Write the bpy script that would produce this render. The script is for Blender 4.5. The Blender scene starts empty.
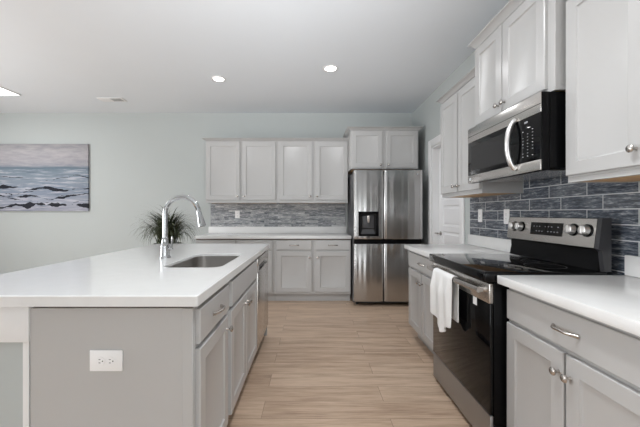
import bpy, bmesh, math, random
from mathutils import Matrix, Vector
random.seed(7)
PI = math.pi
SC = bpy.context.scene
COL = SC.collection

# ------------------------------------------------------------------ camera, light, exposure
cam_d = bpy.data.cameras.new('camera'); cam = bpy.data.objects.new('camera', cam_d); COL.objects.link(cam)
cam.location = (0, 0, 1.22); cam.rotation_euler = (PI/2, 0, 0)
cam_d.sensor_width = 36; cam_d.lens = 320.7/640*36; cam_d.shift_x = 8.6/640; cam_d.clip_start = .02
SC.camera = cam
w = bpy.data.worlds.new('sky'); SC.world = w; w.use_nodes = True
w.node_tree.nodes['Background'].inputs[0].default_value = (.85, .92, 1, 1)
w.node_tree.nodes['Background'].inputs[1].default_value = 1.0
SC.view_settings.view_transform = 'Standard'; SC.view_settings.look = 'None'
SC.view_settings.gamma = 1; SC.view_settings.use_curve_mapping = False
SC.view_settings.exposure = 0.22

CEIL = 2.79; XR = 1.575; YB = 5.02; XL = -6.2; YN = -3.6
def area(name, loc, rot, sx, sy, power, col=(1, 1, 1), spread=PI, shape='RECTANGLE'):
    d = bpy.data.lights.new(name, 'AREA'); d.shape = shape; d.size = sx; d.size_y = sy
    d.energy = power; d.color = col; d.spread = spread
    o = bpy.data.objects.new(name, d); COL.objects.link(o); o.location = loc; o.rotation_euler = rot
    return o
# daylight fill at added, unseen windows; the up-tilted one brightens the ceiling
TU = math.radians(38)
area('rear_window_fill', (-2.05, YN+.06, 1.25), (PI/2, 0, 0), 2.2, 2.1, 2, (.95, .98, 1))
area('side_window_fill', (.65, YN+.06, 1.15), (PI/2, 0, 0), 1.5, 1.9, 19, (.95, .98, 1))
area('right_window_fill', (XR-.06, -1.75, 1.5), (PI/2, 0, PI/2), 1.5, 1.2, 10, (.95, .98, 1))
area('left_window_fill', (XL+.05, 1.2, 1.5), (PI/2, 0, -PI/2), 2.4, 1.6, 46, (.95, .98, 1))
area('left_up_fill', (XL+.65, 1.2, 1.2), (PI/2+TU, 0, -PI/2), 2.4, 1.6, 88, (.97, .98, 1))  # unseen lamp standing inside the room, tilted up to brighten the ceiling
# unseen lamp added to lift the ceiling, like a photographer's bounced flash
fd = area('added_bounce_flash', (-.15, -.75, 1.35), (PI/2+math.radians(31), 0, 0), .30, .30, 13, (.97, .98, 1), math.radians(60), 'DISK')
CAN = 4.3

# ------------------------------------------------------------------ materials
def mat(name, col=(.8, .8, .8), rough=.5, metal=0., spec=.5, coat=0.):
    m = bpy.data.materials.new(name); m.use_nodes = True
    b = m.node_tree.nodes['Principled BSDF']
    b.inputs['Base Color'].default_value = (*col, 1); b.inputs['Roughness'].default_value = rough
    b.inputs['Metallic'].default_value = metal; b.inputs['Specular IOR Level'].default_value = spec
    b.inputs['Coat Weight'].default_value = coat; b.inputs['Coat Roughness'].default_value = .05
    return m
class NT:
    def __init__(s, m): s.t = m.node_tree; s.b = s.t.nodes['Principled BSDF']
    def n(s, typ, **kw):
        nd = s.t.nodes.new(typ)
        for k, v in kw.items():
            if k.startswith('i_'): nd.inputs[k[2:].replace('_', ' ')].default_value = v
            else: setattr(nd, k, v)
        return nd
    def l(s, a, b): s.t.links.new(a, b)
    def math(s, op, a, b=None, c=None):
        nd = s.n('ShaderNodeMath', operation=op)
        for i, v in enumerate((a, b, c)):
            if v is None: continue
            if isinstance(v, (int, float)): nd.inputs[i].default_value = v
            else: s.l(v, nd.inputs[i])
        return nd.outputs[0]
    def mix(s, f, a, b, mode='MIX'):
        nd = s.n('ShaderNodeMix', data_type='RGBA', blend_type=mode)
        for i, v in ((0, f), (6, a), (7, b)):
            if isinstance(v, (int, float)): nd.inputs[i].default_value = v
            elif isinstance(v, tuple): nd.inputs[i].default_value = (*v, 1)
            else: s.l(v, nd.inputs[i])
        return nd.outputs[2]
    def noise(s, vec, scale, detail=4, rough=.55, dims='3D'):
        nd = s.n('ShaderNodeTexNoise', noise_dimensions=dims); nd.inputs['Scale'].default_value = scale
        nd.inputs['Detail'].default_value = detail; nd.inputs['Roughness'].default_value = rough
        if vec is not None: s.l(vec, nd.inputs['Vector'])
        return nd.outputs['Fac']
    def ramp(s, f, stops):
        nd = s.n('ShaderNodeValToRGB'); cr = nd.color_ramp
        while len(cr.elements) < len(stops): cr.elements.new(.5)
        for e, (p, c) in zip(cr.elements, stops): e.position = p; e.color = (*c, 1) if len(c) == 3 else c
        s.l(f, nd.inputs[0]); return nd.outputs[0]
    def mapping(s, vec, scale=(1, 1, 1), loc=(0, 0, 0), rot=(0, 0, 0)):
        nd = s.n('ShaderNodeMapping'); nd.inputs['Scale'].default_value = scale
        nd.inputs['Location'].default_value = loc; nd.inputs['Rotation'].default_value = rot
        s.l(vec, nd.inputs[0]); return nd.outputs[0]
    def obj(s): return s.n('ShaderNodeTexCoord').outputs['Object']
    def xz(s):
        sp = s.n('ShaderNodeSeparateXYZ'); s.l(s.obj(), sp.inputs[0])
        cb = s.n('ShaderNodeCombineXYZ'); s.l(sp.outputs[0], cb.inputs[0]); s.l(sp.outputs[2], cb.inputs[1])
        return cb.outputs[0], sp.outputs[0], sp.outputs[2]
    def bump(s, h, strength=.2, dist=.002):
        nd = s.n('ShaderNodeBump'); nd.inputs['Strength'].default_value = strength; nd.inputs['Distance'].default_value = dist
        s.l(h, nd.inputs['Height']); s.l(nd.outputs[0], s.b.inputs['Normal'])

def painted(name, col, rough, var=.03, spec=.5, scale=3.):
    m = mat(name, col, rough, spec=spec); t = NT(m)
    f = t.noise(t.obj(), scale, 3)
    lo = tuple(c*(1-var) for c in col); hi = tuple(c*(1+var) for c in col)
    t.l(t.mix(f, lo, hi), t.b.inputs['Base Color'])
    return m
M = {}
M['cabinet'] = painted('cabinet_paint', (.500, .496, .490), .26, .015, .6)
M['wall'] = painted('wall_paint', (.495, .525, .518), .85, .01, .3)
M['ceiling'] = painted('ceiling_paint', (.78, .815, .85), .9, .01, .2)
M['trim'] = painted('trim_paint', (.84, .84, .84), .4, .01)
M['door'] = painted('door_paint', (.82, .82, .83), .45, .01)
M['plastic'] = mat('white_plastic', (.93, .93, .93), .35)
M['slot'] = mat('outlet_slot', (.03, .03, .03), .6)
M['black'] = mat('black_enamel', (.004, .004, .0045), .25, spec=.10)
M['blackglass'] = mat('black_glass', (.003, .003, .0035), .04, spec=.26)
M['cooktop'] = mat('cooktop_glass', (.003, .003, .0035), .05, spec=.28)
M['darkgrey'] = mat('dark_grey_plastic', (.07, .07, .075), .4)
M['greyglow'] = mat('pale_print', (.55, .57, .60), .5)
M['dimglow'] = mat('dim_print', (.30, .31, .33), .5)
M['endcap'] = mat('charcoal_plastic', (.035, .035, .038), .35)
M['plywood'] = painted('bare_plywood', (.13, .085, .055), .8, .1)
M['chrome'] = mat('chrome', (.50, .51, .52), .07, 1)
M['nickel'] = mat('satin_nickel', (.52, .49, .46), .25, 1)
M['sinksteel'] = mat('sink_steel', (.46, .44, .42), .33, 1)
M['rubber'] = mat('black_rubber', (.02, .02, .02), .7)
M['pot'] = painted('grey_ceramic', (.45, .45, .44), .5)
M['soil'] = painted('soil', (.05, .035, .025), .9, .3)

def steel(name, col, rough, axis, aniso=.0):
    m = mat(name, col, rough, 1); t = NT(m)
    sc = {'x': (1.5, 260, 260), 'z': (260, 260, 1.5)}[axis]
    f = t.noise(t.mapping(t.obj(), sc), 3, 2)
    t.l(t.math('MULTIPLY_ADD', f, .06, rough-.03), t.b.inputs['Roughness'])
    t.l(t.mix(f, tuple(c*.97 for c in col), tuple(c*1.03 for c in col)), t.b.inputs['Base Color'])
    return m
M['steel'] = steel('brushed_steel', (.64, .615, .59), .24, 'x')
M['fridgesteel'] = steel('fridge_steel', (.50, .495, .49), .21, 'z')
t = NT(M['fridgesteel']); tg = t.n('ShaderNodeTangent', direction_type='RADIAL', axis='Z'); t.l(tg.outputs[0], t.b.inputs['Tangent'])
t.b.inputs['Anisotropic'].default_value = .93; t.b.inputs['Anisotropic Rotation'].default_value = .25
M['drawersteel'] = steel('dull_steel', (.40, .405, .415), .40, 'x')
M['satin'] = mat('satin_steel_knob', (.80, .79, .78), .32, 1)

# quartz worktop
m = M['quartz'] = mat('white_quartz', (.86, .86, .85), .16); t = NT(m)
f = t.noise(t.obj(), 14, 6, .7)
t.l(t.ramp(f, [(.3, (.765, .765, .758)), (.7, (.80, .798, .79))]), t.b.inputs['Base Color'])

# vinyl plank floor, planks along X
m = M['floor'] = mat('oak_plank_floor', (.5, .4, .3), .38); t = NT(m)
ob = t.obj()
br = t.n('ShaderNodeTexBrick', offset=.37, offset_frequency=2)
br.inputs['Color1'].default_value = (0, 0, 0, 1); br.inputs['Color2'].default_value = (1, 1, 1, 1); br.inputs['Mortar'].default_value = (.5, .5, .5, 1)
br.inputs['Scale'].default_value = 1; br.inputs['Mortar Size'].default_value = .0012; br.inputs['Brick Width'].default_value = 1.22
br.inputs['Row Height'].default_value = .178; br.inputs['Mortar Smooth'].default_value = .2
t.l(t.mapping(ob, (1, 1, 1), (.3, .05, 0)), br.inputs['Vector'])
off = t.n('ShaderNodeVectorMath', operation='MULTIPLY_ADD'); t.l(br.outputs['Color'], off.inputs[0])
off.inputs[1].default_value = (7.3, 3.1, 0); t.l(ob, off.inputs[2])
v = off.outputs[0]
g1 = t.noise(t.mapping(v, (.9, 9, 1)), 1.6, 5, .62)
g2 = t.noise(t.mapping(v, (3, 60, 1)), 1.6, 4, .6)
g3 = t.noise(t.mapping(v, (1.2, 4, 1)), 1.5, 3, .5)
base = t.ramp(g1, [(.30, (.235, .145, .090)), (.43, (.44, .300, .205)), (.56, (.62, .455, .330)), (.75, (.69, .53, .40))])
c2 = t.mix(t.math('MULTIPLY', g2, .6), base, t.ramp(g2, [(.37, (.235, .150, .095)), (.60, (.69, .53, .40))]))
c3 = t.mix(.22, c2, t.ramp(br.outputs['Color'], [(0, (.40, .27, .19)), (.5, (.57, .42, .305)), (1, (.69, .53, .40))]))
c4 = t.mix(t.math('MULTIPLY', g3, .12), c3, (.64, .52, .40))
c5 = t.mix(br.outputs['Fac'], c4, (.20, .13, .085))
t.l(c5, t.b.inputs['Base Color'])
t.l(t.math('MULTIPLY_ADD', g2, .12, .30), t.b.inputs['Roughness'])
t.bump(t.math('SUBTRACT', t.math('MULTIPLY', g2, .25), br.outputs['Fac']), .25, .001)

# slate tile (object X along the wall, Z up): subway size on the right wall, narrow glossy strips on the back wall, reflections and glints put into their colour
def slate(name, bw, rh, loc, mort, mcol, ramp, tone, fmix, k):
    m = M[name] = mat(name, (.2, .22, .26), .25); t = NT(m)
    uv, ux, uz = t.xz()
    br = t.n('ShaderNodeTexBrick', offset=.655, offset_frequency=2)
    br.inputs['Color1'].default_value = (0, 0, 0, 1); br.inputs['Color2'].default_value = (1, 1, 1, 1); br.inputs['Mortar'].default_value = (.5, .5, .5, 1)
    br.inputs['Scale'].default_value = 1; br.inputs['Mortar Size'].default_value = mort; br.inputs['Brick Width'].default_value = bw
    br.inputs['Row Height'].default_value = rh; br.inputs['Mortar Smooth'].default_value = .15
    t.l(t.mapping(uv, (1, 1, 1), loc), br.inputs['Vector'])
    off = t.n('ShaderNodeVectorMath', operation='MULTIPLY_ADD'); t.l(br.outputs['Color'], off.inputs[0])
    off.inputs[1].default_value = (5.7, 2.9, 0); t.l(uv, off.inputs[2])
    s1 = t.noise(t.mapping(off.outputs[0], (7*k, 46*k, 1)), 1.4, 5, .62)
    s2 = t.noise(t.mapping(off.outputs[0], (26*k, 150*k, 1)), 1.4, 3, .6)
    ss = t.math('ADD', t.math('MULTIPLY', s1, .62), t.math('MULTIPLY', s2, .38))
    col = t.mix(fmix, t.ramp(ss, ramp), t.ramp(br.outputs['Color'], tone))
    t.l(t.mix(br.outputs['Fac'], col, mcol), t.b.inputs['Base Color'])
    t.l(t.math('MULTIPLY_ADD', br.outputs['Fac'], .5, t.math('MULTIPLY_ADD', s1, .3, .03)), t.b.inputs['Roughness'])
    t.bump(t.math('SUBTRACT', t.math('MULTIPLY', ss, 1.3), br.outputs['Fac']), .8, .005)
slate('slate_tile', .29, .079, (.106, .0213, 0), .0028, (.60, .61, .62),
      [(.37, (.016, .020, .028)), (.46, (.055, .066, .087)), (.54, (.155, .175, .205)), (.62, (.46, .475, .49))], [(0, (.045, .058, .085)), (.55, (.12, .135, .16)), (1, (.26, .27, .285))], .22, 1.)
slate('slate_strip_tile_glints', .21, .033, (0, .01, 0), .0007, (.34, .35, .36),
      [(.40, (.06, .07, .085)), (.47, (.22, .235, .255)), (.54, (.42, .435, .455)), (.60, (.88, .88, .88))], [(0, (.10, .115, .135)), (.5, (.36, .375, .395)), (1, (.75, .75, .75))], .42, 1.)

# unfinished wood under the wall cabinets
m = M['wood'] = mat('pale_maple', (.6, .36, .17), .5); t = NT(m)
f = t.noise(t.mapping(t.obj(), (2, 30, 30)), 2, 4)
t.l(t.ramp(f, [(.3, (.50, .28, .12)), (.7, (.70, .44, .22))]), t.b.inputs['Base Color'])

# seascape canvas (object X across, Z up, origin in its middle)
m = M['canvas'] = mat('seascape_paint', (.5, .5, .55), .7, spec=.1); t = NT(m)
uv, ux, uz = t.xz()
wv = t.noise(t.mapping(uv, (1.4, 6, 1)), 1.8, 5, .6)
hz = t.math('ADD', t.math('MULTIPLY_ADD', uz, .957, .5), t.math('MULTIPLY_ADD', wv, .10, -.05))
base = t.ramp(hz, [(0, (.33, .34, .40)), (.10, (.36, .38, .45)), (.28, (.24, .28, .35)), (.45, (.25, .295, .35)), (.58, (.21, .26, .31)), (.64, (.15, .20, .245)),
                   (.68, (.30, .315, .355)), (.76, (.40, .385, .41)), (.88, (.43, .415, .43)), (.97, (.30, .295, .30))])
sky = t.noise(t.mapping(uv, (2, 9, 1), (5, 2, 0)), 2, 5, .65)
base = t.mix(t.math('MULTIPLY', t.math('GREATER_THAN', uz, .17), .45), base, t.ramp(sky, [(.35, (.27, .27, .31)), (.65, (.52, .49, .50))]))
fo = t.noise(t.mapping(uv, (1.6, 22, 1)), 1.5, 6, .65)
foam = t.ramp(fo, [(.50, (0, 0, 0)), (.62, (1, 1, 1))])
c = t.mix(t.math('MULTIPLY', t.math('MULTIPLY', foam, t.math('LESS_THAN', uz, .13)), .75), base, (.58, .58, .64))
dk = t.ramp(t.noise(t.mapping(uv, (1.5, 19, 1), (1.7, 8, 0)), 1.5, 5, .6), [(.54, (0, 0, 0)), (.66, (1, 1, 1))])
c = t.mix(t.math('MULTIPLY', t.math('MULTIPLY', dk, t.math('LESS_THAN', uz, .15)), .6), c, (.12, .16, .21))
# rock bars: wavering horizontal streaks at three heights, broken up along x
for hgt, wid, sc, ph, thr in ((-.175, .050, .8, 2.3, .40), (-.30, .040, 1.0, 4.1, .44), (-.425, .085, .9, 9.3, .42), (-.235, .026, 1.5, 13.7, .46), (.0, .018, 1.1, 17.2, .46), (-.37, .026, 1.6, 23.1, .47)):
    wob = t.noise(t.mapping(uv, (1.1, 0, 1), (ph, 0, 0)), 1.3, 3, .5)
    brk = t.noise(t.mapping(uv, (sc, 0, 1), (ph+31, 0, 0)), 1.5, 4, .6)
    dist = t.math('ABSOLUTE', t.math('ADD', t.math('SUBTRACT', uz, hgt), t.math('MULTIPLY_ADD', wob, .34, -.17)))
    lim = t.math('MULTIPLY', t.math('SUBTRACT', brk, thr+.03), wid*4.2)
    rough = t.noise(t.mapping(uv, (5, 60, 1), (ph, 3, 0)), 1.6, 4, .6)
    f = t.math('GREATER_THAN', t.math('ADD', lim, t.math('MULTIPLY_ADD', rough, .034, -.018)), dist)
    c = t.mix(t.math('MULTIPLY', f, .95), c, (.010, .011, .016))
t.l(c, t.b.inputs['Base Color'])

# leaves
m = M['leaf'] = mat('grass_leaf', (.05, .08, .03), .45); t = NT(m)
f = t.noise(t.obj(), 9, 3)
t.l(t.ramp(f, [(.3, (.014, .022, .010)), (.52, (.05, .065, .03)), (.72, (.20, .21, .12))]), t.b.inputs['Base Color'])
# towel
m = M['towel'] = mat('white_terry', (.86, .86, .85), .95, spec=.1); t = NT(m)
t.bump(t.noise(t.obj(), 420, 2), .5, .002)
def emit(name, col, s):
    m = mat(name, (.9, .9, .9), .5); b = m.node_tree.nodes['Principled BSDF']
    b.inputs['Emission Color'].default_value = (*col, 1); b.inputs['Emission Strength'].default_value = s
    return m
M['lamp'] = emit('lamp_lens', (1, .97, .92), 9)
M['panel'] = emit('bright_patch_glow', (1, 1, 1), 2.2)
m = M['pane'] = mat('added_window_pane', (.9, .95, 1), .02); NT(m).b.inputs['Emission Color'].default_value = (.9, .95, 1, 1)
NT(m).b.inputs['Emission Strength'].default_value = .6  # panes of the added windows glow by themselves

# ------------------------------------------------------------------ mesh builder
class MB:
    def __init__(s): s.bm = bmesh.new()
    def faces(s, vs, fs):
        v = [s.bm.verts.new(p) for p in vs]
        for f in fs:
            try: s.bm.faces.new([v[i] for i in f])
            except ValueError: pass
        return s
    def box(s, x0, x1, y0, y1, z0, z1, bev=0, seg=2):
        b = bmesh.new()
        bmesh.ops.create_cube(b, size=1)
        for v in b.verts:
            v.co = Vector(((x0+x1)/2+v.co.x*abs(x1-x0), (y0+y1)/2+v.co.y*abs(y1-y0), (z0+z1)/2+v.co.z*abs(z1-z0)))
        if bev: bmesh.ops.bevel(b, geom=b.edges[:], offset=bev, segments=seg, affect='EDGES', profile=.5)
        s.merge(b); return s
    def merge(s, b):
        b.verts.index_update()
        s.faces([v.co.copy() for v in b.verts], [[v.index for v in f.verts] for f in b.faces]); b.free()
    def prism(s, pts, axis, a, b):
        """closed 2D outline extruded along axis; x: (y,z), y: (x,z), z: (x,y)"""
        def P(p, t): return {'x': (t, p[0], p[1]), 'y': (p[0], t, p[1]), 'z': (p[0], p[1], t)}[axis]
        n = len(pts); vs = [P(p, a) for p in pts]+[P(p, b) for p in pts]
        s.faces(vs, [list(range(n)), list(range(2*n-1, n-1, -1))]+[[i, (i+1) % n, (i+1) % n+n, i+n] for i in range(n)]); return s
    def rings(s, loops, cap0=True, cap1=True):
        n = len(loops[0]); vs = [p for l in loops for p in l]; fs = []
        for k in range(len(loops)-1):
            for i in range(n): fs.append([k*n+i, k*n+(i+1) % n, (k+1)*n+(i+1) % n, (k+1)*n+i])
        if cap0: fs.append(list(range(n))[::-1])
        if cap1: fs.append([(len(loops)-1)*n+i for i in range(n)])
        return s.faces(vs, fs)
    def lathe(s, prof, c=(0, 0, 0), axis='z', n=24, caps=True):
        loops = []
        for r, h in prof:
            l = []
            for i in range(n):
                a = 2*PI*i/n; p = {'z': (r*math.cos(a), r*math.sin(a), h), 'y': (r*math.cos(a), h, r*math.sin(a)), 'x': (h, r*math.cos(a), r*math.sin(a))}[axis]
                l.append((c[0]+p[0], c[1]+p[1], c[2]+p[2]))
            loops.append(l)
        return s.rings(loops, caps, caps)
    def tube(s, pts, r, n=12):
        pts = [Vector(p) for p in pts]; loops = []; rr = r if isinstance(r, (list, tuple)) else [r]*len(pts)
        up = None
        for i, p in enumerate(pts):
            d = (pts[min(i+1, len(pts)-1)]-pts[max(i-1, 0)]).normalized()
            if up is None:
                up = d.orthogonal().normalized()
            up = (up-d*up.dot(d)).normalized(); b = d.cross(up)
            loops.append([p+(up*math.cos(2*PI*k/n)+b*math.sin(2*PI*k/n))*rr[i] for k in range(n)])
        return s.rings(loops)
    def build(s, name, m, parent=None, loc=None, rotz=0, smooth=40):
        bmesh.ops.recalc_face_normals(s.bm, faces=s.bm.faces[:])
        me = bpy.data.meshes.new(name); s.bm.to_mesh(me); s.bm.free()
        if smooth:
            me.polygons.foreach_set('use_smooth', [True]*len(me.polygons)); me.set_sharp_from_angle(angle=math.radians(smooth))
        me.materials.append(m)
        o = bpy.data.objects.new(name, me); COL.objects.link(o)
        if parent: o.parent = parent
        if loc: o.location = loc
        if rotz: o.rotation_euler = (0, 0, rotz)
        return o
def tag(o, label, cat, group=None):
    o['label'] = label; o['category'] = cat
    if group: o['group'] = group
    return o
def thing(name, label, cat, loc=(0, 0, 0), rotz=0, group=None):
    o = bpy.data.objects.new(name, None); COL.objects.link(o); o.location = loc; o.rotation_euler = (0, 0, rotz); o.empty_display_size = .1
    return tag(o, label, cat, group)
def struct(o): o['kind'] = 'structure'; return o

# ------------------------------------------------------------------ room shell
struct(MB().box(XL-.1, XR+.9, YN-.1, YB+.1, -.1, 0).build('floor', M['floor'], smooth=0))
struct(MB().box(XL-.1, XR+.9, YN-.1, YB+.1, CEIL, CEIL+.1).build('ceiling', M['ceiling'], smooth=0))
struct(MB().box(XL-.1, XR+.9, YB, YB+.1, 0, CEIL).build('wall_back', M['wall'], smooth=0))
DY0, DY1, DZ, WT = 3.38, 4.19, 2.085, .12
mb = MB(); mb.box(XR, XR+WT, YN, -2.55, 0, CEIL); mb.box(XR, XR+WT, -.95, DY0, 0, CEIL); mb.box(XR, XR+WT, -2.55, -.95, 0, .85); mb.box(XR, XR+WT, -2.55, -.95, 2.15, CEIL); mb.box(XR, XR+WT, DY1, YB, 0, CEIL); mb.box(XR, XR+WT, DY0, DY1, DZ, CEIL)
struct(mb.build('wall_right', M['wall'], smooth=0))
# openings for unseen windows added for their light: rear (Y=YN) and left (X=XL)
mb = MB(); mb.box(XL-.1, -3.2, YN-.1, YN, 0, CEIL); mb.box(-.9, -.15, YN-.1, YN, 0, CEIL); mb.box(1.45, XR+.9, YN-.1, YN, 0, CEIL)
mb.box(-3.2, -.9, YN-.1, YN, 0, .12); mb.box(-3.2, -.9, YN-.1, YN, 2.38, CEIL); mb.box(-.15, 1.45, YN-.1, YN, 2.16, CEIL); mb.box(-.15, 1.45, YN-.1, YN, 0, .15)
struct(mb.build('wall_rear', M['wall'], smooth=0))
mb = MB(); mb.box(XL-.1, XL, YN, -.1, 0, CEIL); mb.box(XL-.1, XL, 2.5, YB, 0, CEIL)
mb.box(XL-.1, XL, -.1, 2.5, 0, .62); mb.box(XL-.1, XL, -.1, 2.5, 2.38, CEIL)
struct(mb.build('wall_left', M['wall'], smooth=0))
def win(name, x0, x1, z0, z1, xs):
    wn = struct(MB().box(x0, x1, YN-.07, YN-.06, z0, z1).build(name, M['pane'], smooth=0))
    mb = MB()
    for x in xs: mb.box(x, x+.05, YN-.055, YN-.01, z0+.05, z1-.05)
    for z in (z0, z1-.05): mb.box(x0, x1, YN-.055, YN-.01, z, z+.05)
    mb.build('window_frame', M['trim'], wn, smooth=0)
win('added_window_1', -3.2, -.9, .12, 2.38, (-3.2, -2.075, -.95))
win('added_window_3', -.15, 1.45, .15, 2.16, (-.15, .30, 1.40))  # added, and widened for bright reflections in the tile and refrigerator
wn = struct(MB().box(XL-.07, XL-.06, -.1, 2.5, .62, 2.38).build('added_window_2', M['pane'], smooth=0))
mb = MB()
for y in (-.1, 1.16, 2.42): mb.box(XL-.055, XL-.01, y, y+.08, .62, 2.38)
for z in (.62, 2.3): mb.box(XL-.055, XL-.01, -.1, 2.5, z, z+.08)
mb.build('window_frame', M['trim'], wn, smooth=0)
wn = struct(MB().box(XR+.06, XR+.07, -2.55, -.95, .85, 2.15).build('added_window_4', M['pane'], smooth=0))  # added for a bright reflection in the refrigerator doors
mb = MB()
for y in (-2.55, -1.775, -1.0): mb.box(XR+.01, XR+.055, y, y+.05, .9, 2.1)
for z in (.85, 2.1): mb.box(XR+.01, XR+.055, -2.55, -.95, z, z+.05)
mb.build('window_frame', M['trim'], wn, smooth=0)
struct(MB().box(XL, -1.62, YB-.014, YB, 0, .13, .003).build('baseboard_back', M['trim']))
struct(MB().box(XR-.014, XR, 4.31, YB-.016, 0, .13, .003).build('baseboard_right', M['trim']))

# door in the right wall: casing, jamb, panelled leaf
mb = MB()
cw, ct = .095, .018
mb.box(XR-ct, XR, DY1+.002, DY1+cw, 0, DZ+cw, .004); mb.box(XR-ct, XR, DY0-cw, DY0-.002, 0, DZ+cw, .004)
mb.box(XR-ct, XR, DY0-.001, DY1+.001, DZ+.002, DZ+cw, .004)
struct(mb.build('trim_1', M['trim']))
mb = MB(); mb.box(XR, XR+WT, DY1-.018, DY1, 0, DZ); mb.box(XR, XR+WT, DY0, DY0+.018, 0, DZ); mb.box(XR, XR+WT, DY0+.018, DY1-.018, DZ-.018, DZ)
struct(mb.build('trim_2', M['trim'], smooth=0))
# leaf built in local coordinates: x to the camera, -y into the kitchen
dl = struct(bpy.data.objects.new('door_1', None)); COL.objects.link(dl); dl.location = (XR+.085, DY1-.02, 0); dl.rotation_euler = (0, 0, -PI/2)
dw, dh = DY1-DY0-.04, DZ-.022
def panel_door(mb, x0, x1, z0, z1, panels, th=.035):
    """slab with recessed panels; panels = list of (x0,x1,z0,z1)"""
    xs = sorted({x0, x1, *[p[0] for p in panels], *[p[1] for p in panels]}); zs = sorted({z0, z1, *[p[2] for p in panels], *[p[3] for p in panels]})
    for i in range(len(xs)-1):
        for j in range(len(zs)-1):
            a, b, c, d = xs[i], xs[i+1], zs[j], zs[j+1]
            hit = any(p[0] <= a and b <= p[1] and p[2] <= c and d <= p[3] for p in panels)
            if hit:
                L = []
                for ins, y in ((0, 0), (.012, .011), (.03, .011), (.042, .004)):
                    L.append([(a+ins, y, c+ins), (b-ins, y, c+ins), (b-ins, y, d-ins), (a+ins, y, d-ins)])
                mb.rings(L, False, True)
            else: mb.faces([(a, 0, c), (b, 0, c), (b, 0, d), (a, 0, d)], [[0, 1, 2, 3]])
    mb.faces([(x0, 0, z0), (x1, 0, z0), (x1, 0, z1), (x0, 0, z1), (x0, th, z0), (x1, th, z0), (x1, th, z1), (x0, th, z1)],
             [[0, 4, 5, 1], [1, 5, 6, 2], [2, 6, 7, 3], [3, 7, 4, 0], [4, 7, 6, 5]])
mb = MB()
zc = [.22, .62, .70, 1.00, 1.06, 1.32, 1.385, 1.64, 1.70, 1.96]
panel_door(mb, 0, dw, .012, dh, [(.115, dw-.115, zc[i], zc[i+1]) for i in range(0, 10, 2)])
bmesh.ops.remove_doubles(mb.bm, verts=mb.bm.verts[:], dist=.0002)
mb.build('leaf', M['door'], dl, smooth=20)
mb = MB(); mb.lathe([(.0, -.001), (.027, -.001), (.027, -.008), (.012, -.012), (.010, -.045), (0, -.045)], (.065, 0, .965), 'y', 20)
mb.tube([(.065, -.045, .965), (.03, -.047, .966), (-.005, -.05, .964), (-.03, -.052, .962)], [.011, .010, .009, .008])
mb.build('lever_handle', M['nickel'], dl)['label'] = 'satin nickel lever handle'

# ------------------------------------------------------------------ cabinets
# local frame: front plane y=0 faces -y, x runs left to right as one faces it
def shaker(mb, x0, x1, z0, z1, st=.062, th=.02):
    L = []
    for ins, y in ((0, -.0005), (0, -th+.003), (.003, -th), (st, -th), (st+.004, -th+.006), (st+.012, -th+.009)):
        L.append([(x0+ins, y, z0+ins), (x1-ins, y, z0+ins), (x1-ins, y, z1-ins), (x0+ins, y, z1-ins)])
    mb.rings(L)
def slab(mb, x0, x1, z0, z1, th=.02):
    L = []
    for ins, y in ((0, -.0005), (0, -th+.003), (.004, -th)):
        L.append([(x0+ins, y, z0+ins), (x1-ins, y, z0+ins), (x1-ins, y, z1-ins), (x0+ins, y, z1-ins)])
    mb.rings(L)
def add_door(t, x0, x1, z0, z1, kx, kz, st=.062):
    mb = MB(); shaker(mb, x0, x1, z0, z1, st); d = mb.build('door', M['cabinet'], t, smooth=25)
    if kx is not None:
        MB().lathe([(0, -.0201), (.007, -.0201), (.0055, -.025), (.005, -.034), (.011, -.038), (.0155, -.043), (.0155, -.047), (.012, -.051), (0, -.053)], (kx, 0, kz), 'y', 18).build('knob', M['nickel'], d)['label'] = 'round satin nickel knob'
def add_drawer(t, x0, x1, z0, z1, pull=True):
    mb = MB(); slab(mb, x0, x1, z0, z1); d = mb.build('drawer', M['cabinet'], t, smooth=25)
    if pull:
        cx, cz = (x0+x1)/2, (z0+z1)/2; mb = MB(); pts = []
        for k in range(13):
            u = k/12*2-1; pts.append((cx+u*.060, -.021-.028*(1-abs(u)**3.2), cz+.004*(1-u*u)))
        mb.tube(pts, [.0065 if 0 < k < 12 else .009 for k in range(13)], 10)
        mb.build('pull', M['nickel'], d)['label'] = 'arched satin nickel pull'
def base_cabinet(label, loc, rotz, w, depth, drawers, doors, group=None, toe=.075, ztop=.858, hollow=False):
    t = thing('base_cabinet', label, 'cabinet', loc, rotz, group)
    mb = MB()
    if hollow:
        mb.box(0, w, 0, .019, .114, ztop); mb.box(0, w, depth-.016, depth, .114, ztop)
        mb.box(0, .016, .019, depth-.016, .114, ztop); mb.box(w-.016, w, .019, depth-.016, .114, ztop); mb.box(.016, w-.016, .019, depth-.016, .114, .13)
    else: mb.box(0, w, 0, depth, .114, ztop, .0015, 1)
    mb.build('body', M['cabinet'], t)
    MB().box(.001, w-.001, toe, depth-.001, 0, .1135).build('toe_kick', M['cabinet'], t, smooth=0)
    for a in drawers: add_drawer(t, *a)
    for a in doors: add_door(t, *a)
    return t
def crown(t, x0, x1, depth, z, h, out, left=True, right=True):
    """moulding along the front with returns: lofted profile"""
    prof = [(0, 0), (.006, 0), (.010, h*.18), (out*.55, h*.55), (out*.9, h*.78), (out, h*.82), (out, h), (0, h)]
    L = []
    for o, hh in prof:
        a = x0-(o if left else 0); b = x1+(o if right else 0)
        L.append([(a, depth, z+hh), (a, -o, z+hh), (b, -o, z+hh), (b, depth, z+hh)])
    mb = MB(); mb.rings(L, True, True)
    mb.build('crown_molding', M['cabinet'], t, smooth=30)
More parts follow.
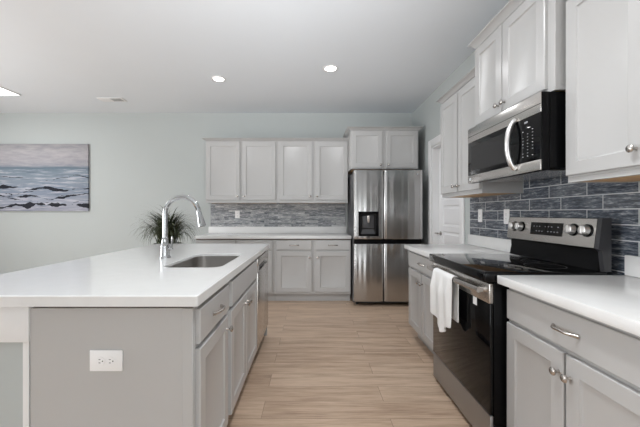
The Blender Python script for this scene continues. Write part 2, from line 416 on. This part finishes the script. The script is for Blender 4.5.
def wall_cabinet(label, loc, rotz, w, depth, z0, z1, doors, ch, co, left, right, group=None, st=.062):
    t = thing('wall_cabinet', label, 'cabinet', loc, rotz, group)
    mb = MB(); mb.box(0, w, 0, depth, z0+.022, z1, .0015, 1)
    mb.box(0, w, 0, .019, z0, z0+.022); mb.box(0, .016, .019, depth, z0, z0+.022); mb.box(w-.016, w, .019, depth, z0, z0+.022)
    mb.build('body', M['cabinet'], t)
    MB().box(.017, w-.017, .020, depth-.002, z0+.003, z0+.012).build('bottom_panel', M['wood'], t, smooth=0)['label'] = 'unpainted wood underside'
    for a in doors: add_door(t, *a, st)
    crown(t, 0, w, depth, z1+.0005, ch, co, left, right)
    return t

# back wall, base
YF = 4.41
def two_two(w, a, b, c, d, z=(.850, .723, .702, .145)):
    return ([(a, b, z[1], z[0]), (c, d, z[1], z[0])], [(a, b, z[3], z[2], b-.03, z[2]-.078), (c, d, z[3], z[2], c+.03, z[2]-.078)])
x0 = -1.59
dr, do = two_two(1.08, .035, .545, .575, 1.05)
base_cabinet('grey base cabinet on the back wall, left one, partly hidden behind the island sink', (x0, YF, 0), 0, 1.082, .605, dr, do, 'base cabinets on the back wall')
x0 = -.507
dr, do = two_two(1.05, -.476-x0, .003-x0, .057-x0, .531-x0)
base_cabinet('grey two-drawer two-door base cabinet on the back wall directly left of the refrigerator', (x0, YF, 0), 0, 1.05, .605, dr, do, 'base cabinets on the back wall')
ct_ = thing('countertop', 'white quartz countertop with upstand along the back wall beside the refrigerator', 'countertop', (0, 0, 0))
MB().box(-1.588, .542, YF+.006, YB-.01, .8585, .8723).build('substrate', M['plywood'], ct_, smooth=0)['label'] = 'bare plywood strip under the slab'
MB().box(-1.605, .546, 4.375, YB-.001, .8725, .914, .004).build('slab', M['quartz'], ct_)
MB().box(-1.605, .546, YB-.02, YB-.001, .9145, 1.0145, .003).build('upstand', M['quartz'], ct_)
tag(MB().box(0, 2.1, 0, .010, 1.0155, 1.374).build('tile_backsplash', M['slate_strip_tile_glints'], None, (-1.575, YB-.0105, 0), smooth=0), 'slate tile backsplash on the back wall under the four-door wall cabinets', 'backsplash')

# back wall, upper
YU = 4.71; zd0, zd1 = 1.42, 2.268
x0 = -1.552
wall_cabinet('grey wall cabinet at left end of the back wall, above the small white outlet', (x0, YU, 0), 0, 1.046, .308, 1.376, 2.285,
             [(-1.541-x0, -1.048-x0, zd0, zd1, -1.048-x0-.03, zd0+.05), (-1.015-x0, -.525-x0, zd0, zd1, -1.015-x0+.03, zd0+.05)], .036, .045, True, False, 'wall cabinets on the back wall')
x0 = -.505
wall_cabinet('grey wall cabinet on the back wall immediately left of the tall refrigerator cabinet', (x0, YU, 0), 0, 1.041, .308, 1.376, 2.285,
             [(-.471-x0, .012-x0, zd0, zd1, .012-x0-.03, zd0+.05), (.060-x0, .531-x0, zd0, zd1, .055-x0+.03, zd0+.05)], .036, .045, False, False, 'wall cabinets on the back wall')
x0 = .538
wall_cabinet('short grey two-door wall cabinet above the stainless refrigerator', (x0, YF, 0), 0, .932, .607, 1.83, 2.362,
             [(.55-x0, .973-x0, 1.845, 2.35, .973-x0-.028, 1.885), (1.025-x0, 1.457-x0, 1.845, 2.35, 1.025-x0+.028, 1.885)], .042, .05, True, True)

# right wall, base: local x -> world -Y
R = -PI/2
zD = (.847, .706, .688, .135)
XF = .981
w_ = .803
base_cabinet('grey base cabinet on the right wall between the range and the white door', (XF, 3.188, 0), R, w_, .592,
             [(.015, w_-.02, zD[1], zD[0])], [(.015, .372, zD[3], zD[2], .372-.028, zD[2]-.080), (.392, w_-.02, zD[3], zD[2], .392+.028, zD[2]-.080)], 'base cabinets on the right wall')
w_ = .762
base_cabinet('grey base cabinet with wide drawer in the right foreground, nearest the camera', (XF, 1.592, 0), R, w_, .592,
             [(.012, w_-.012, zD[1], zD[0])], [(.012, .367, zD[3], zD[2], .367-.020, zD[2]-.080), (.379, w_-.012, zD[3], zD[2], .379+.024, zD[2]-.080)], 'base cabinets on the right wall')
for lab, ya, yb in (('white quartz countertop on the right wall, between the range and the white door', 2.383, 3.192), ('white quartz countertop in the right foreground, nearest the camera', .80, 1.594)):
    c_ = thing('countertop', lab, 'countertop', (0, 0, 0), 0, 'countertops on the right wall')
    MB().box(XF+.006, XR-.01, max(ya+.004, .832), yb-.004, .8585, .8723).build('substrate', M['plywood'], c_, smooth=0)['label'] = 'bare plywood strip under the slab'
    MB().box(.922, XR-.001, ya, yb, .8725, .914, .004).build('slab', M['quartz'], c_)
    MB().box(XR-.02, XR-.001, ya, yb, .9145, 1.0145, .003).build('upstand', M['quartz'], c_)
mb = MB(); mb.box(0, 2.355, 0, .01, 1.0155, 1.370); mb.box(.80, 1.57, 0, .01, .88, 1.0155); mb.box(.80, 1.57, 0, .01, 1.370, 1.52)
tag(mb.build('tile_backsplash', M['slate_tile'], None, (XR-.0105, 3.165, 0), R, smooth=0), 'dark slate tile backsplash on the right wall behind the range', 'backsplash')

# right wall, upper
XU = 1.270
w_ = .728
wall_cabinet('grey wall cabinet on the right wall beyond the microwave, beside the white door', (XU, 3.113, 0), R, w_, .303, 1.372, 2.285,
             [(.008, .352, 1.405, 2.262, .352-.028, 1.455), (.376, w_-.008, 1.405, 2.262, .376+.028, 1.455)], .036, .045, True, False, 'wall cabinets on the right wall')
w_ = .765
wall_cabinet('deeper raised grey wall cabinet directly above the microwave', (1.222, 2.372, 0), R, w_, .351, 1.842, 2.435,
             [(.012, .340, 1.862, 2.42, .340-.028, 1.912), (.350, .716, 1.862, 2.42, .350+.028, 1.912)], .05, .045, True, True)
w_ = .778
wall_cabinet('grey wall cabinet at right edge above the foreground countertop', (XU, 1.587, 0), R, w_, .303, 1.372, 2.285,
             [(.008, .383, 1.405, 2.262, .383-.03, 1.47), (.395, w_-.008, 1.405, 2.262, .395+.03, 1.47)], .036, .045, False, False, 'wall cabinets on the right wall')

# ------------------------------------------------------------------ island: faces +X, local x -> world +Y
I = PI/2; XI = -.452
def isl(label, ya, yb, **k):
    return base_cabinet(label, (XI, ya, 0), I, yb-ya, .62, k.get('dr', []), k['do'], 'island cabinets', hollow=k.get('hollow', False))
zI = (.848, .712, .692, .13)
c1 = isl('grey island cabinet at the near end, one drawer over one door', 1.240, 1.722,
    dr=[(.008, .445, zI[1], zI[0])], do=[(.008, .425, zI[3], zI[2], .395, zI[2]-.06)])
c2 = isl('grey island sink cabinet with two doors below a plain false drawer front', 1.7225, 2.572, hollow=True,
    dr=[(.030, .838, zI[1], zI[0], False)], do=[(.012, .405, zI[3], zI[2], .375, zI[2]-.06), (.412, .838, zI[3], zI[2], .445, zI[2]-.06)])
# end panel facing the camera, with corner strip
ep = thing('island_end_panel', 'grey end panel of the island facing the camera, carrying a double outlet', 'panel', (0, 1.238, 0))
MB().box(-1.075, XI, -.012, 0, .0, .858, .001, 1).build('sheet', M['cabinet'], ep)
MB().box(XI-.040, XI, -.018, -.0122, .0, .858, .0015, 1).build('corner_strip', M['cabinet'], ep)
# far end panel past the dishwasher
tag(MB().box(-1.075, -.445, 3.205, 3.225, 0, .858, .001, 1).build('island_end_panel', M['cabinet']), 'grey end panel of the island beyond the dishwasher', 'panel')
# knee wall carrying the bar overhang
struct(MB().box(-1.33, -1.092, 1.245, 3.225, 0, .727).build('wall_island', M['wall'], smooth=0))
struct(MB().box(-1.115, -1.0905, 1.238, 1.2445, 0, .726, .001, 1).build('trim_3', M['trim']))
struct(MB().box(-1.345, -1.078, 1.222, 3.225, .728, .8715, .002).build('trim_4', M['trim']))

# island worktop with a rounded sink cutout
SX0, SX1, SY0, SY1, SR = -.862, -.518, 1.818, 2.44, .07
def rrect(x0, x1, y0, y1, r, n=6):
    p = []
    for cx, cy, a0 in ((x1-r, y1-r, 0), (x0+r, y1-r, 90), (x0+r, y0+r, 180), (x1-r, y0+r, 270)):
        for k in range(n+1):
            a = math.radians(a0+90*k/n); p.append((cx+r*math.cos(a), cy+r*math.sin(a)))
    return p
IX0, IX1, IY0, IY1 = -1.568, -.4245, 1.195, 3.255
def slab_with_hole(z0, z1, zp):
    n = 6; mb = MB()
    def R_(o, z, r=SR): return [(x, y, z) for x, y in rrect(SX0-o, SX1+o, SY0-o, SY1+o, r, n)]
    def O_(i, z): return [(x, y, z) for x, y in rrect(IX0+i, IX1-i, IY0+i, IY1-i, .008, n)]
    mb.rings([R_(0, zp), R_(.035, zp, SR+.03), R_(.035, z0, SR+.03), O_(0, z0), O_(0, z1-.004), O_(.004, z1), R_(.002, z1), R_(0, z1-.002), R_(0, zp)], False, False)
    bmesh.ops.remove_doubles(mb.bm, verts=mb.bm.verts[:], dist=.00001)
    return mb
ic = thing('island_countertop', 'large white quartz island countertop with a sink cutout and bar overhang', 'countertop', (0, 0, 0))
slab_with_hole(.8725, .914, .897).build('slab', M['quartz'], ic, smooth=30)
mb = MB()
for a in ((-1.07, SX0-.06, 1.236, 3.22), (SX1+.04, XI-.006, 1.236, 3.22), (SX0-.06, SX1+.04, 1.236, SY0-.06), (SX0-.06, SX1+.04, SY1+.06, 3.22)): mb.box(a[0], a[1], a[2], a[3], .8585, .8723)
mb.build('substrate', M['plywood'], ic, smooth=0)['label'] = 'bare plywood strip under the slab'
sk = thing('kitchen_sink', 'undermount stainless steel sink set in the island countertop', 'sink', (0, 0, 0))
e = .006
L = []
for ins, z, r in ((-.022, .8965, SR+.02), (-.022, .894, SR+.02), (-.007, .894, SR), (-.007, .70, SR), (.012, .668, SR-.01), (.04, .663, SR-.02), (.04, .666, SR-.02), (.014, .672, SR-.01), (-.002, .702, SR), (-.002, .8965, SR)):
    L.append([(x, y, z) for x, y in rrect(SX0+ins, SX1-ins, SY0+ins, SY1-ins, r)])
mb = MB(); mb.rings(L[:6], False, True); mb.rings([L[0]]+L[:5:-1], False, True)
mb.build('bowl', M['sinksteel'], sk)
MB().lathe([(0, .667), (.045, .667), (.045, .671), (.03, .669), (0, .6685)], ((SX0+SX1)/2, 2.2, 0)).build('drain', M['chrome'], sk)

# faucet
fx, fy = -1.010, 2.213
fc = thing('faucet', 'tall chrome gooseneck pull-down faucet on the island behind the sink', 'faucet', (fx, fy, .9145))
MB().lathe([(0, 0), (.038, 0), (.038, .007), (.032, .012), (.029, .075), (.0295, .084), (.0255, .092), (.022, .115), (.021, .130), (.022, .136), (.0165, .140), (0, .140)], n=28).build('body', M['chrome'], fc)
pts = [(0, 0, .135+.02*k) for k in range(9)]
rA, cxx, czz = .117, .117, .302
for k in range(1, 19):
    a = PI-k/18*(PI*.955); pts.append((cxx+rA*math.cos(a), 0, czz+rA*math.sin(a)))
MB().tube(pts, .0165, 16).build('spout', M['chrome'], fc)
d = Vector(pts[-1])-Vector(pts[-2]); d.normalize(); p0 = Vector(pts[-1])
MB().tube([p0+d*s for s in (.0, .01, .028, .07, .102, .108)], [.0172, .0185, .019, .025, .0275, .022], 18).build('spray_head', M['chrome'], fc)
MB().tube([(.022, 0, .060), (.050, -.006, .064), (.054, -.006, .066)], [.011, .011, .009], 12).build('handle_hub', M['chrome'], fc)
MB().tube([(.047, -.006, .062), (.050, -.008, .09), (.054, -.012, .125), (.056, -.014, .148)], [.0075, .0065, .0075, .006], 10).build('lever', M['chrome'], fc)

# dishwasher: local front at y=0 faces +X
dwt = thing('dishwasher', 'stainless dishwasher built into the far end of the island', 'dishwasher', (XI, 2.577, 0), I)
W = .62
MB().box(0, W, 0, .58, .105, .857).build('body', M['darkgrey'], dwt, smooth=0)
mb = MB(); mb.box(.004, W-.004, -.022, -.0005, .12, .745, .004); mb.box(.004, W-.004, -.022, -.0005, .795, .856, .004)
mb.box(.004, .06, -.022, -.0005, .745, .795); mb.box(W-.06, W-.004, -.022, -.0005, .745, .795)
dd = mb.build('door', M['steel'], dwt)
MB().box(.06, W-.06, -.006, -.0006, .746, .794).build('pocket_handle', M['black'], dd, smooth=0)['label'] = 'dark recessed pocket handle'
MB().box(.006, W-.006, .05, .07, 0.0, .104).build('kick_plate', M['black'], dwt, smooth=0)

# ------------------------------------------------------------------ refrigerator
FX0, FX1, FY, FT = .557, 1.463, 4.2, 1.79
fr = thing('refrigerator', 'tall four-door stainless refrigerator with a black water dispenser', 'refrigerator', (FX0, FY, 0))
FW = FX1-FX0
MB().box(.004, FW-.004, .085, .79, .03, 1.765, .004).build('body', M['darkgrey'], fr)
MB().box(.03, FW-.03, .05, .084, .035, 1.74).build('gasket_frame', M['rubber'], fr, smooth=0)
for x in (.06, FW-.06):
    MB().lathe([(0, 0), (.022, 0), (.022, .012), (.012, .014), (.012, .03), (0, .03)], (x, .14, 0)).build('foot', M['rubber'], fr)
def fdoor(x0, x1, z0, z1, hole=None):
    th = .078
    def yy(x):
        u = (x-x0)/(x1-x0)*2-1
        return -.004*(1-u*u)+.0006*math.sin(u*9+x0*5)+.0004*math.sin(u*17+1)+.020*max(0, abs(u)-.86)**2/.0196*1.0
    xs = [x0+(x1-x0)*k/60 for k in range(61)]
    if hole:
        xs = sorted(xs+[hole[0], hole[1]])
    zs = [z0, z0+.006]+([hole[2], hole[3]] if hole else [])+[z1-.006, z1]
    mb = MB(); ins = [.004]+[0]*(len(zs)-2)+[.004]
    V = [[(x, yy(x)+ins[j], z) for x in xs] for j, z in enumerate(zs)]
    n = len(xs); vs = [p for r in V for p in r]; fs = []
    for j in range(len(zs)-1):
        for i in range(n-1):
            if hole and zs[j] >= hole[2]-1e-6 and zs[j+1] <= hole[3]+1e-6 and xs[i] >= hole[0]-1e-6 and xs[i+1] <= hole[1]+1e-6: continue
            fs.append([j*n+i, j*n+i+1, (j+1)*n+i+1, (j+1)*n+i])
    mb.faces(vs, fs)
    # sides, top, bottom, back
    for z, rev in ((zs[0], 0), (zs[-1], 1)):
        mb.faces([(x, yy(x)+.004, z) for x in xs]+[(xs[-1], th, z), (xs[0], th, z)], [list(range(n+2))])
    for x in (xs[0], xs[-1]):
        mb.faces([(x, yy(x)+ins[j], z) for j, z in enumerate(zs)]+[(x, th, zs[-1]), (x, th, zs[0])], [list(range(len(zs)+2))])
    mb.faces([(xs[0], th, z0), (xs[-1], th, z0), (xs[-1], th, z1), (xs[0], th, z1)], [[0, 1, 2, 3]])
    bmesh.ops.remove_doubles(mb.bm, verts=mb.bm.verts[:], dist=.00005)
    return mb.build('door', M['fridgesteel'], fr, smooth=35)
xm = .393
hole = (.062, .320, .925, 1.242)
dA = fdoor(0, xm-.003, .885, FT, hole)
dB = fdoor(xm+.003, FW, .885, FT)
dC = fdoor(0, xm-.003, .065, .820)
dD = fdoor(xm+.003, FW, .065, .820)
# dispenser
hx0, hx1, hz0, hz1 = hole
dsp = MB()
dsp.box(hx0-.004, hx0+.02, -.008, .06, hz0-.004, hz1+.004, .002); dsp.box(hx1-.02, hx1+.004, -.008, .06, hz0-.004, hz1+.004, .002)
dsp.box(hx0+.02, hx1-.02, -.008, .06, hz1-.022, hz1+.004, .002); dsp.box(hx0+.02, hx1-.02, -.008, .06, hz0-.004, hz0+.022, .002)
dsp.box(hx0, hx1, .061, .066, hz0, hz1)
do_ = dsp.build('dispenser', M['black'], dA); do_['label'] = 'black recessed water and ice dispenser'
MB().box(hx0+.05, hx1-.05, .02, .058, hz0+.10, hz1-.05, .01).build('paddle_housing', M['darkgrey'], dA)
mc = (hx0+hx1)/2
MB().lathe([(0, 1.10), (.012, 1.10), (.02, 1.13), (.022, 1.19), (0, 1.19)], (mc, .0, 0)).build('nozzle', M['steel'], dA)
MB().prism([(hx0+.035, hz0+.025), (hx1-.035, hz0+.025), (hx1-.06, hz0+.09), (hx0+.06, hz0+.09)], 'y', .03, .045).build('drip_tray', M['darkgrey'], dA)
MB().box(.01, FW-.01, .045, .083, .822, .883).build('handle_recess', M['black'], fr, smooth=0)['label'] = 'dark gap with pocket handles between upper and lower doors'
mb = MB(); mb.lathe([(0, -.0042), (.010, -.0042), (.010, -.0025), (0, -.0025)], (FW-.075, .0, 1.735), 'y', 20)
for k in range(3): mb.box(FW-.060+k*.014, FW-.050+k*.014, -.0005, .0015, 1.728, 1.742)
mb.build('badge', M['greyglow'], dB)['label'] = 'small pale badge'

# ------------------------------------------------------------------ range: local x -> world -Y, front y=0 faces -X
RG = thing('range', 'stainless electric range with black glass cooktop on the right wall', 'range', (.917, 2.370, 0), R)
W = .762
MB().box(.002, W-.002, .0, .60, .012, .870, .003).build('body', M['black'], RG)
mb = MB(); mb.box(0, W, -.050, .575, .8715, .925, .010, 3); mb.build('cooktop', M['cooktop'], RG)
M['burner'] = mat('burner_print', (.055, .055, .06), .3)
for bx, by, br_ in ((.20, .13, .105), (.56, .13, .085), (.20, .40, .075), (.56, .40, .10), (.38, .44, .05)):
    n = 48; vs = []
    for k in range(n):
        a = 2*PI*k/n; vs += [(bx+br_*math.cos(a), by+br_*math.sin(a), .9254), (bx+(br_-.0025)*math.cos(a), by+(br_-.0025)*math.sin(a), .9254)]
    MB().faces(vs, [[2*k, (2*k+2) % (2*n), (2*k+3) % (2*n), 2*k+1] for k in range(n)]).build('burner_ring', M['burner'], RG)
# oven door
od = MB().box(.004, W-.004, -.020, -.001, .205, .765, .004).build('oven_door', M['blackglass'], RG)
MB().box(.004, W-.004, -.024, -.001, .7655, .866, .004).build('top_band', M['steel'], od)['label'] = 'brushed steel band behind the handle'
mb = MB()
hb = []
for k in range(25):
    u = k/24*2-1; o_ = -.062-.012*(1-u*u)
    hb.append([(W/2+u*.352, o_, .815), (W/2+u*.352, o_-.010, .818), (W/2+u*.352, o_-.013, .832), (W/2+u*.352, o_-.008, .846), (W/2+u*.352, o_+.004, .848), (W/2+u*.352, o_+.008, .832)])
mb.rings(hb)
for x in (W/2-.335, W/2+.335): mb.box(x-.016, x+.016, -.064, -.022, .818, .846, .004)
mb.build('handle', M['steel'], od)['label'] = 'curved steel bar handle'
MB().box(.592, .632, -.0212, -.0203, .722, .764).build('sticker', M['plastic'], od, smooth=0)['label'] = 'white sticker'
MB().box(.004, W-.004, -.018, -.001, .030, .200, .004).build('drawer', M['drawersteel'], RG)
MB().box(.01, W-.01, .02, .10, 0, .0115).build('toe_kick', M['black'], RG, smooth=0)
# back guard: side profile (y, z)
MB().prism([(.545, .926), (.592, .926), (.592, 1.195), (.560, 1.195), (.550, 1.195), (.531, 1.040), (.556, 1.030), (.558, .99)], 'x', .004, W-.0295).build('back_guard', M['black'], RG, smooth=20)
MB().prism([(.556, .926), (.592, .926), (.592, 1.197), (.546, 1.197), (.527, 1.040), (.545, 1.028)], 'x', W-.029, W-.004).build('end_cap', M['endcap'], RG, smooth=20)['label'] = 'dark grey end cap of the back guard'
p0 = Vector((.5312, 1.043)); p1 = Vector((.5495, 1.192))
cp = MB(); nrm = Vector((-(p1-p0).y, (p1-p0).x)).normalized()
q = [p0, p1, p1+nrm*.006, p0+nrm*.006]
cp.prism([(a.x, a.y) for a in q], 'x', .002, W-.030)
cpo = cp.build('control_panel', M['steel'], RG, smooth=0)
def onpanel(u): return p0+(p1-p0)*u+nrm*.0062
a, b = onpanel(.28), onpanel(.80)
MB().prism([(a.x, a.y), (b.x, b.y), (b.x+nrm.x*.003, b.y+nrm.y*.003), (a.x+nrm.x*.003, a.y+nrm.y*.003)], 'x', .250, .515).build('display', M['blackglass'], cpo, smooth=0)
for r_, u in enumerate((.42, .62)):
    for k in range(9):
        if (k*7+r_*3) % 4 == 0 and k < 8: continue
        x = .278+k*.025; a = onpanel(u)+nrm*.0033; b = onpanel(u+.03)+nrm*.0033; ww = .008 if k < 6 else .011
        MB().faces([(x, a.x, a.y), (x+ww, a.x, a.y), (x+ww, b.x, b.y), (x, b.x, b.y)], [[0, 1, 2, 3]]).build('display_mark', M['dimglow'], cpo, smooth=0)
ang = math.atan2(p1.x-p0.x, p1.y-p0.y)
for x in (.080, .152, .592, .682):
    c = onpanel(.58)
    mb = MB(); mb.lathe([(0, -.001), (.034, -.001), (.034, -.004), (.030, -.006), (0, -.006)], axis='y'); o = mb.build('knob_ring', M['black'], cpo); o.location = (x, c.x, c.y); o.rotation_euler = (-ang, 0, 0)
    mb = MB(); mb.lathe([(0, -.0065), (.027, -.0065), (.026, -.022), (.0235, -.033), (.020, -.035), (0, -.035)], axis='y'); mb.box(-.0065, .0065, -.042, -.034, -.021, .021, .003)
    o = mb.build('knob', M['satin'], cpo); o.location = (x, c.x, c.y); o.rotation_euler = (-ang, 0, 0)

# towel folded over the oven handle
def towel():
    ny, nt = 26, 44; ya, yb = 2.175, 1.885
    hx, hz = .917-.0705, .8335   # handle middle
    mb = MB(); rows = []
    for i in range(ny):
        f = i/(ny-1); y = ya+(yb-ya)*f
        Lf = .27+.055*math.sin(f*PI*.9+.1)-.02*math.sin(f*9)+.02*f; Lb = .26
        if f < .12: Lf -= .03*(1-f/.12)
        row = []
        for j in range(nt):
            u = j/(nt-1)*(Lf+.06+Lb)-Lf
            if u < 0: x, z = -.021, u
            elif u < .06:
                a = PI*u/.06; x, z = -.021*math.cos(a), .019*math.sin(a)
            else: x, z = .019, -(u-.06)
            if u < 0:
                k = min(1, -z/.1); fold = .010*math.sin(f*17+.6+z*3)+.006*math.sin(f*31+z*9)
                x -= max(-.002, k*(.012+fold)); yy = y-.02*k*math.sin(f*6+z*4)*.6+(.045*(-z)*(.5-f))
            else: yy = y
            row.append((hx+x, yy, hz+z))
        rows.append(row)
    vs = [p for r in rows for p in r]
    mb.faces(vs, [[i*nt+j, (i+1)*nt+j, (i+1)*nt+j+1, i*nt+j+1] for i in range(ny-1) for j in range(nt-1)])
    o = mb.build('dish_towel', M['towel'], smooth=60)
    s = o.modifiers.new('thick', 'SOLIDIFY'); s.thickness = .0045; s.offset = 0
    s = o.modifiers.new('sub', 'SUBSURF'); s.levels = 1; s.render_levels = 1
    tag(o, 'white dish towel hung over the oven door handle', 'towel')
towel()

# ------------------------------------------------------------------ microwave: local x -> world -Y
W = .752
MW = thing('microwave', 'stainless over-the-range microwave with curved handle, under a wall cabinet', 'microwave', (1.160, 2.366, 1.440), R)
H = .396
MB().box(.004, W-.004, .045, .402, .012, H, .003).build('body', M['black'], MW)
MB().box(.0, W, .0, .044, .0, H, .004).build('front_frame', M['black'], MW)
MB().box(.0, W, -.006, -.0003, .293, H, .003).build('top_trim', M['steel'], MW)['label'] = 'brushed steel upper trim'
mdx = .560
dw_ = MB().box(.003, W, -.006, -.0003, .055, .292, .002).build('door', M['blackglass'], MW)
MB().box(.0, W, -.007, -.0003, .0, .0545, .003).build('bottom_trim', M['steel'], MW)['label'] = 'brushed steel lower trim'
MB().box(.0, W, -.0067, -.0062, .334, .3365).build('vent_seam', M['black'], MW, smooth=0)
MB().box(.05, .50, -.0066, -.0061, .085, .262).build('window', mat('oven_window', (.016, .016, .017), .10, spec=.4), dw_, smooth=0)['label'] = 'grey tinted viewing window'
pts = []
for k in range(25):
    u = k/24*2-1; pts.append((mdx-.005+.0*u, -.010-.044*(1-u*u)**.7, .168+u*.138))
MB().tube(pts, [.0145]*25, 12).build('handle', M['satin'], dw_)['label'] = 'bowed chrome handle'
random.seed(3)
for r_ in range(9):
    for c_ in range(3):
        x = .612+c_*.038; z = .085+r_*.017
        if random.random() < .15: continue
        MB().faces([(x, -.0063, z), (x+.009, -.0063, z), (x+.009, -.0063, z+.0035), (x, -.0063, z+.0035)], [[0, 1, 2, 3]]).build('keypad_button', M['dimglow' if r_ % 4 else 'greyglow'], dw_, smooth=0)
MB().faces([(.628, -.0063, .264), (.655, -.0063, .264), (.655, -.0063, .274), (.628, -.0063, .274)], [[0, 1, 2, 3]]).build('clock_digits', M['dimglow'], dw_, smooth=0)
MB().lathe([(0, -.0085), (.010, -.0085), (.010, -.0072), (0, -.0072)], (.035, 0, .028), 'y', 18).build('badge', M['greyglow'], MW)
MB().box(.06, W-.06, .06, .35, .004, .0115).build('grease_filter', M['steel'], MW, smooth=0)

# ------------------------------------------------------------------ outlets
def outlet(label, loc, rotz, horiz=False, duplex=True):
    t = thing('outlet', label, 'outlet', loc, rotz)
    w, h = (.125, .080) if horiz else (.072, .118)
    MB().box(-w/2, w/2, -.006, -.0005, -h/2, h/2, .0025).build('cover_plate', M['plastic'], t)
    for s in (-1, 1):
        cx, cz = (s*.0195, 0) if horiz else (0, s*.0195)
        r = MB().lathe([(0, -.0062), (.0165, -.0062), (.0160, -.0082), (0, -.0082)], (cx, 0, cz), 'y', 24).build('receptacle', M['plastic'], t)
        mb = MB()
        if horiz:
            for dz in (-.0062, .0062): mb.box(cx-.0065, cx+.0005, -.0086, -.0083, cz+dz-.0011, cz+dz+.0011)
            mb.lathe([(0, -.0086), (.0026, -.0086), (.0026, -.0083), (0, -.0083)], (cx+.0085, 0, cz), 'y', 10)
        else:
            for dx in (-.0062, .0062): mb.box(cx+dx-.0011, cx+dx+.0011, -.0086, -.0083, cz-.0005, cz+.0065)
            mb.lathe([(0, -.0086), (.0026, -.0086), (.0026, -.0083), (0, -.0083)], (cx, 0, cz-.0085), 'y', 10)
        mb.build('slots', M['slot'], r, smooth=0)
    return t
outlet('white horizontal double outlet on the near end panel of the island', (-.782, 1.226, .659), 0, True)
outlet('small white outlet on the back wall tile under the left wall cabinet', (-1.155, YB-.011, 1.205), 0)
outlet('white outlet plate on the right wall tile, the one nearer the white door', (XR-.011, 2.965, 1.20), R)
outlet('white outlet plate on the right wall tile, the one next to the range', (XR-.011, 2.565, 1.195), R)

# ------------------------------------------------------------------ plant
px, py = -1.745, 3.90
PL = thing('potted_grass', 'bushy potted grass plant behind the island faucet', 'plant', (px, py, 0))
MB().lathe([(0, 0), (.13, 0), (.135, .02), (.165, .80), (.165, .86), (.152, .86), (.148, .82), (0, .82)], n=32).build('planter', M['pot'], PL)
MB().lathe([(0, .821), (.146, .821), (.10, .835), (0, .84)], n=24).build('soil', M['soil'], PL)
mb = MB(); random.seed(11)
for k in range(560):
    a = random.uniform(0, 2*PI); lean = random.uniform(.05, 1.0); Ln = random.uniform(.36, .53)*(1.08-.16*lean)
    d = Vector((math.cos(a), math.sin(a), 0)); sd = Vector((-d.y, d.x, 0))
    p = Vector((random.gauss(0, .04), random.gauss(0, .04), .835+random.uniform(0, .10))); th = PI/2-lean*.75; wv = random.uniform(.005, .009)
    n = 10; vs = []; bend = random.uniform(2.0, 3.4)*(.6+.4*lean)
    for i in range(n):
        u = i/(n-1); ww = wv*(1-u**1.6)+.0006
        vs += [p-sd*ww, p+Vector((0, 0, -.15*ww)), p+sd*ww]
        tt = th-bend*u**1.5
        p = p+(d*math.cos(tt)+Vector((0, 0, 1))*math.sin(tt))*Ln/(n-1)
        if p.z < .80 and math.hypot(p.x, p.y) < .185: p += d*.02
    mb.faces(vs, [f for i in range(n-1) for f in ([3*i, 3*i+1, 3*i+4, 3*i+3], [3*i+1, 3*i+2, 3*i+5, 3*i+4])])
mb.build('foliage', M['leaf'], PL, smooth=60)

# ------------------------------------------------------------------ painting
pw, ph = 1.62, 1.045
tag(MB().box(-pw/2, pw/2, -.032, 0, -ph/2, ph/2, .003).build('painting', M['canvas'], None, (-3.475-pw/2, YB-.002, 1.780)), 'unframed canvas painting of a grey-blue sea with dark rocks', 'painting')

# ------------------------------------------------------------------ ceiling fittings
def downlight(label, x, y, power=CAN):
    t = thing('recessed_light', label, 'ceiling light', (x, y, CEIL), 0, 'recessed ceiling lights')
    MB().lathe([(.058, -.0005), (.085, -.0005), (.085, -.004), (.074, -.008), (.062, -.006), (.058, -.0005)], n=36, caps=False).build('trim_ring', M['trim'], t)
    MB().lathe([(0, -.0008), (.0575, -.0008), (.0575, -.004), (0, -.005)], n=32).build('lens', M['lamp'], t)
    area('recessed_bulb', (x, y, CEIL-.0075), (0, 0, 0), .10, .11, power, (.96, .98, 1), math.radians(152), 'DISK').parent = None
downlight('round recessed ceiling light on the left, above the island side', -1.083, 3.739, 2.0)
downlight('round recessed ceiling light on the right, in front of the refrigerator', .207, 3.469, 5.2)
downlight('added recessed ceiling light, out of view over the near end of the aisle', .26, 1.05, 14)  # this and the next two are unseen lamps added for fill
downlight('added recessed ceiling light, out of view behind the camera, in line with the island', -1.083, -.8, 2)
downlight('added recessed ceiling light, out of view on the left', -3.4, 1.2)
t = thing('ceiling_vent', 'small white slotted air vent in the ceiling near the back wall', 'vent', (-2.74, 4.41, CEIL))
MB().box(-.17, .17, -.07, .07, -.008, -.0005, .002).build('frame', M['trim'], t)
mb = MB()
for k in range(5): mb.box(.0, .14, -.05+k*.022, -.042+k*.022, -.0095, -.0083)
mb.build('slots', M['darkgrey'], t, smooth=0)
t = thing('bright_ceiling_patch', 'bright white rectangle on the ceiling at the left edge, built as a glowing sheet', 'ceiling light', (-4.30, 3.30, CEIL))
MB().box(-.46, .46, -.94, .94, -.012, -.0005, .003).build('frame', M['trim'], t)
MB().box(-.45, .45, -.93, .93, -.0140, -.0122).build('glow_sheet', M['panel'], t, smooth=0)  # glowing sheet standing for a bright ceiling patch of unknown source
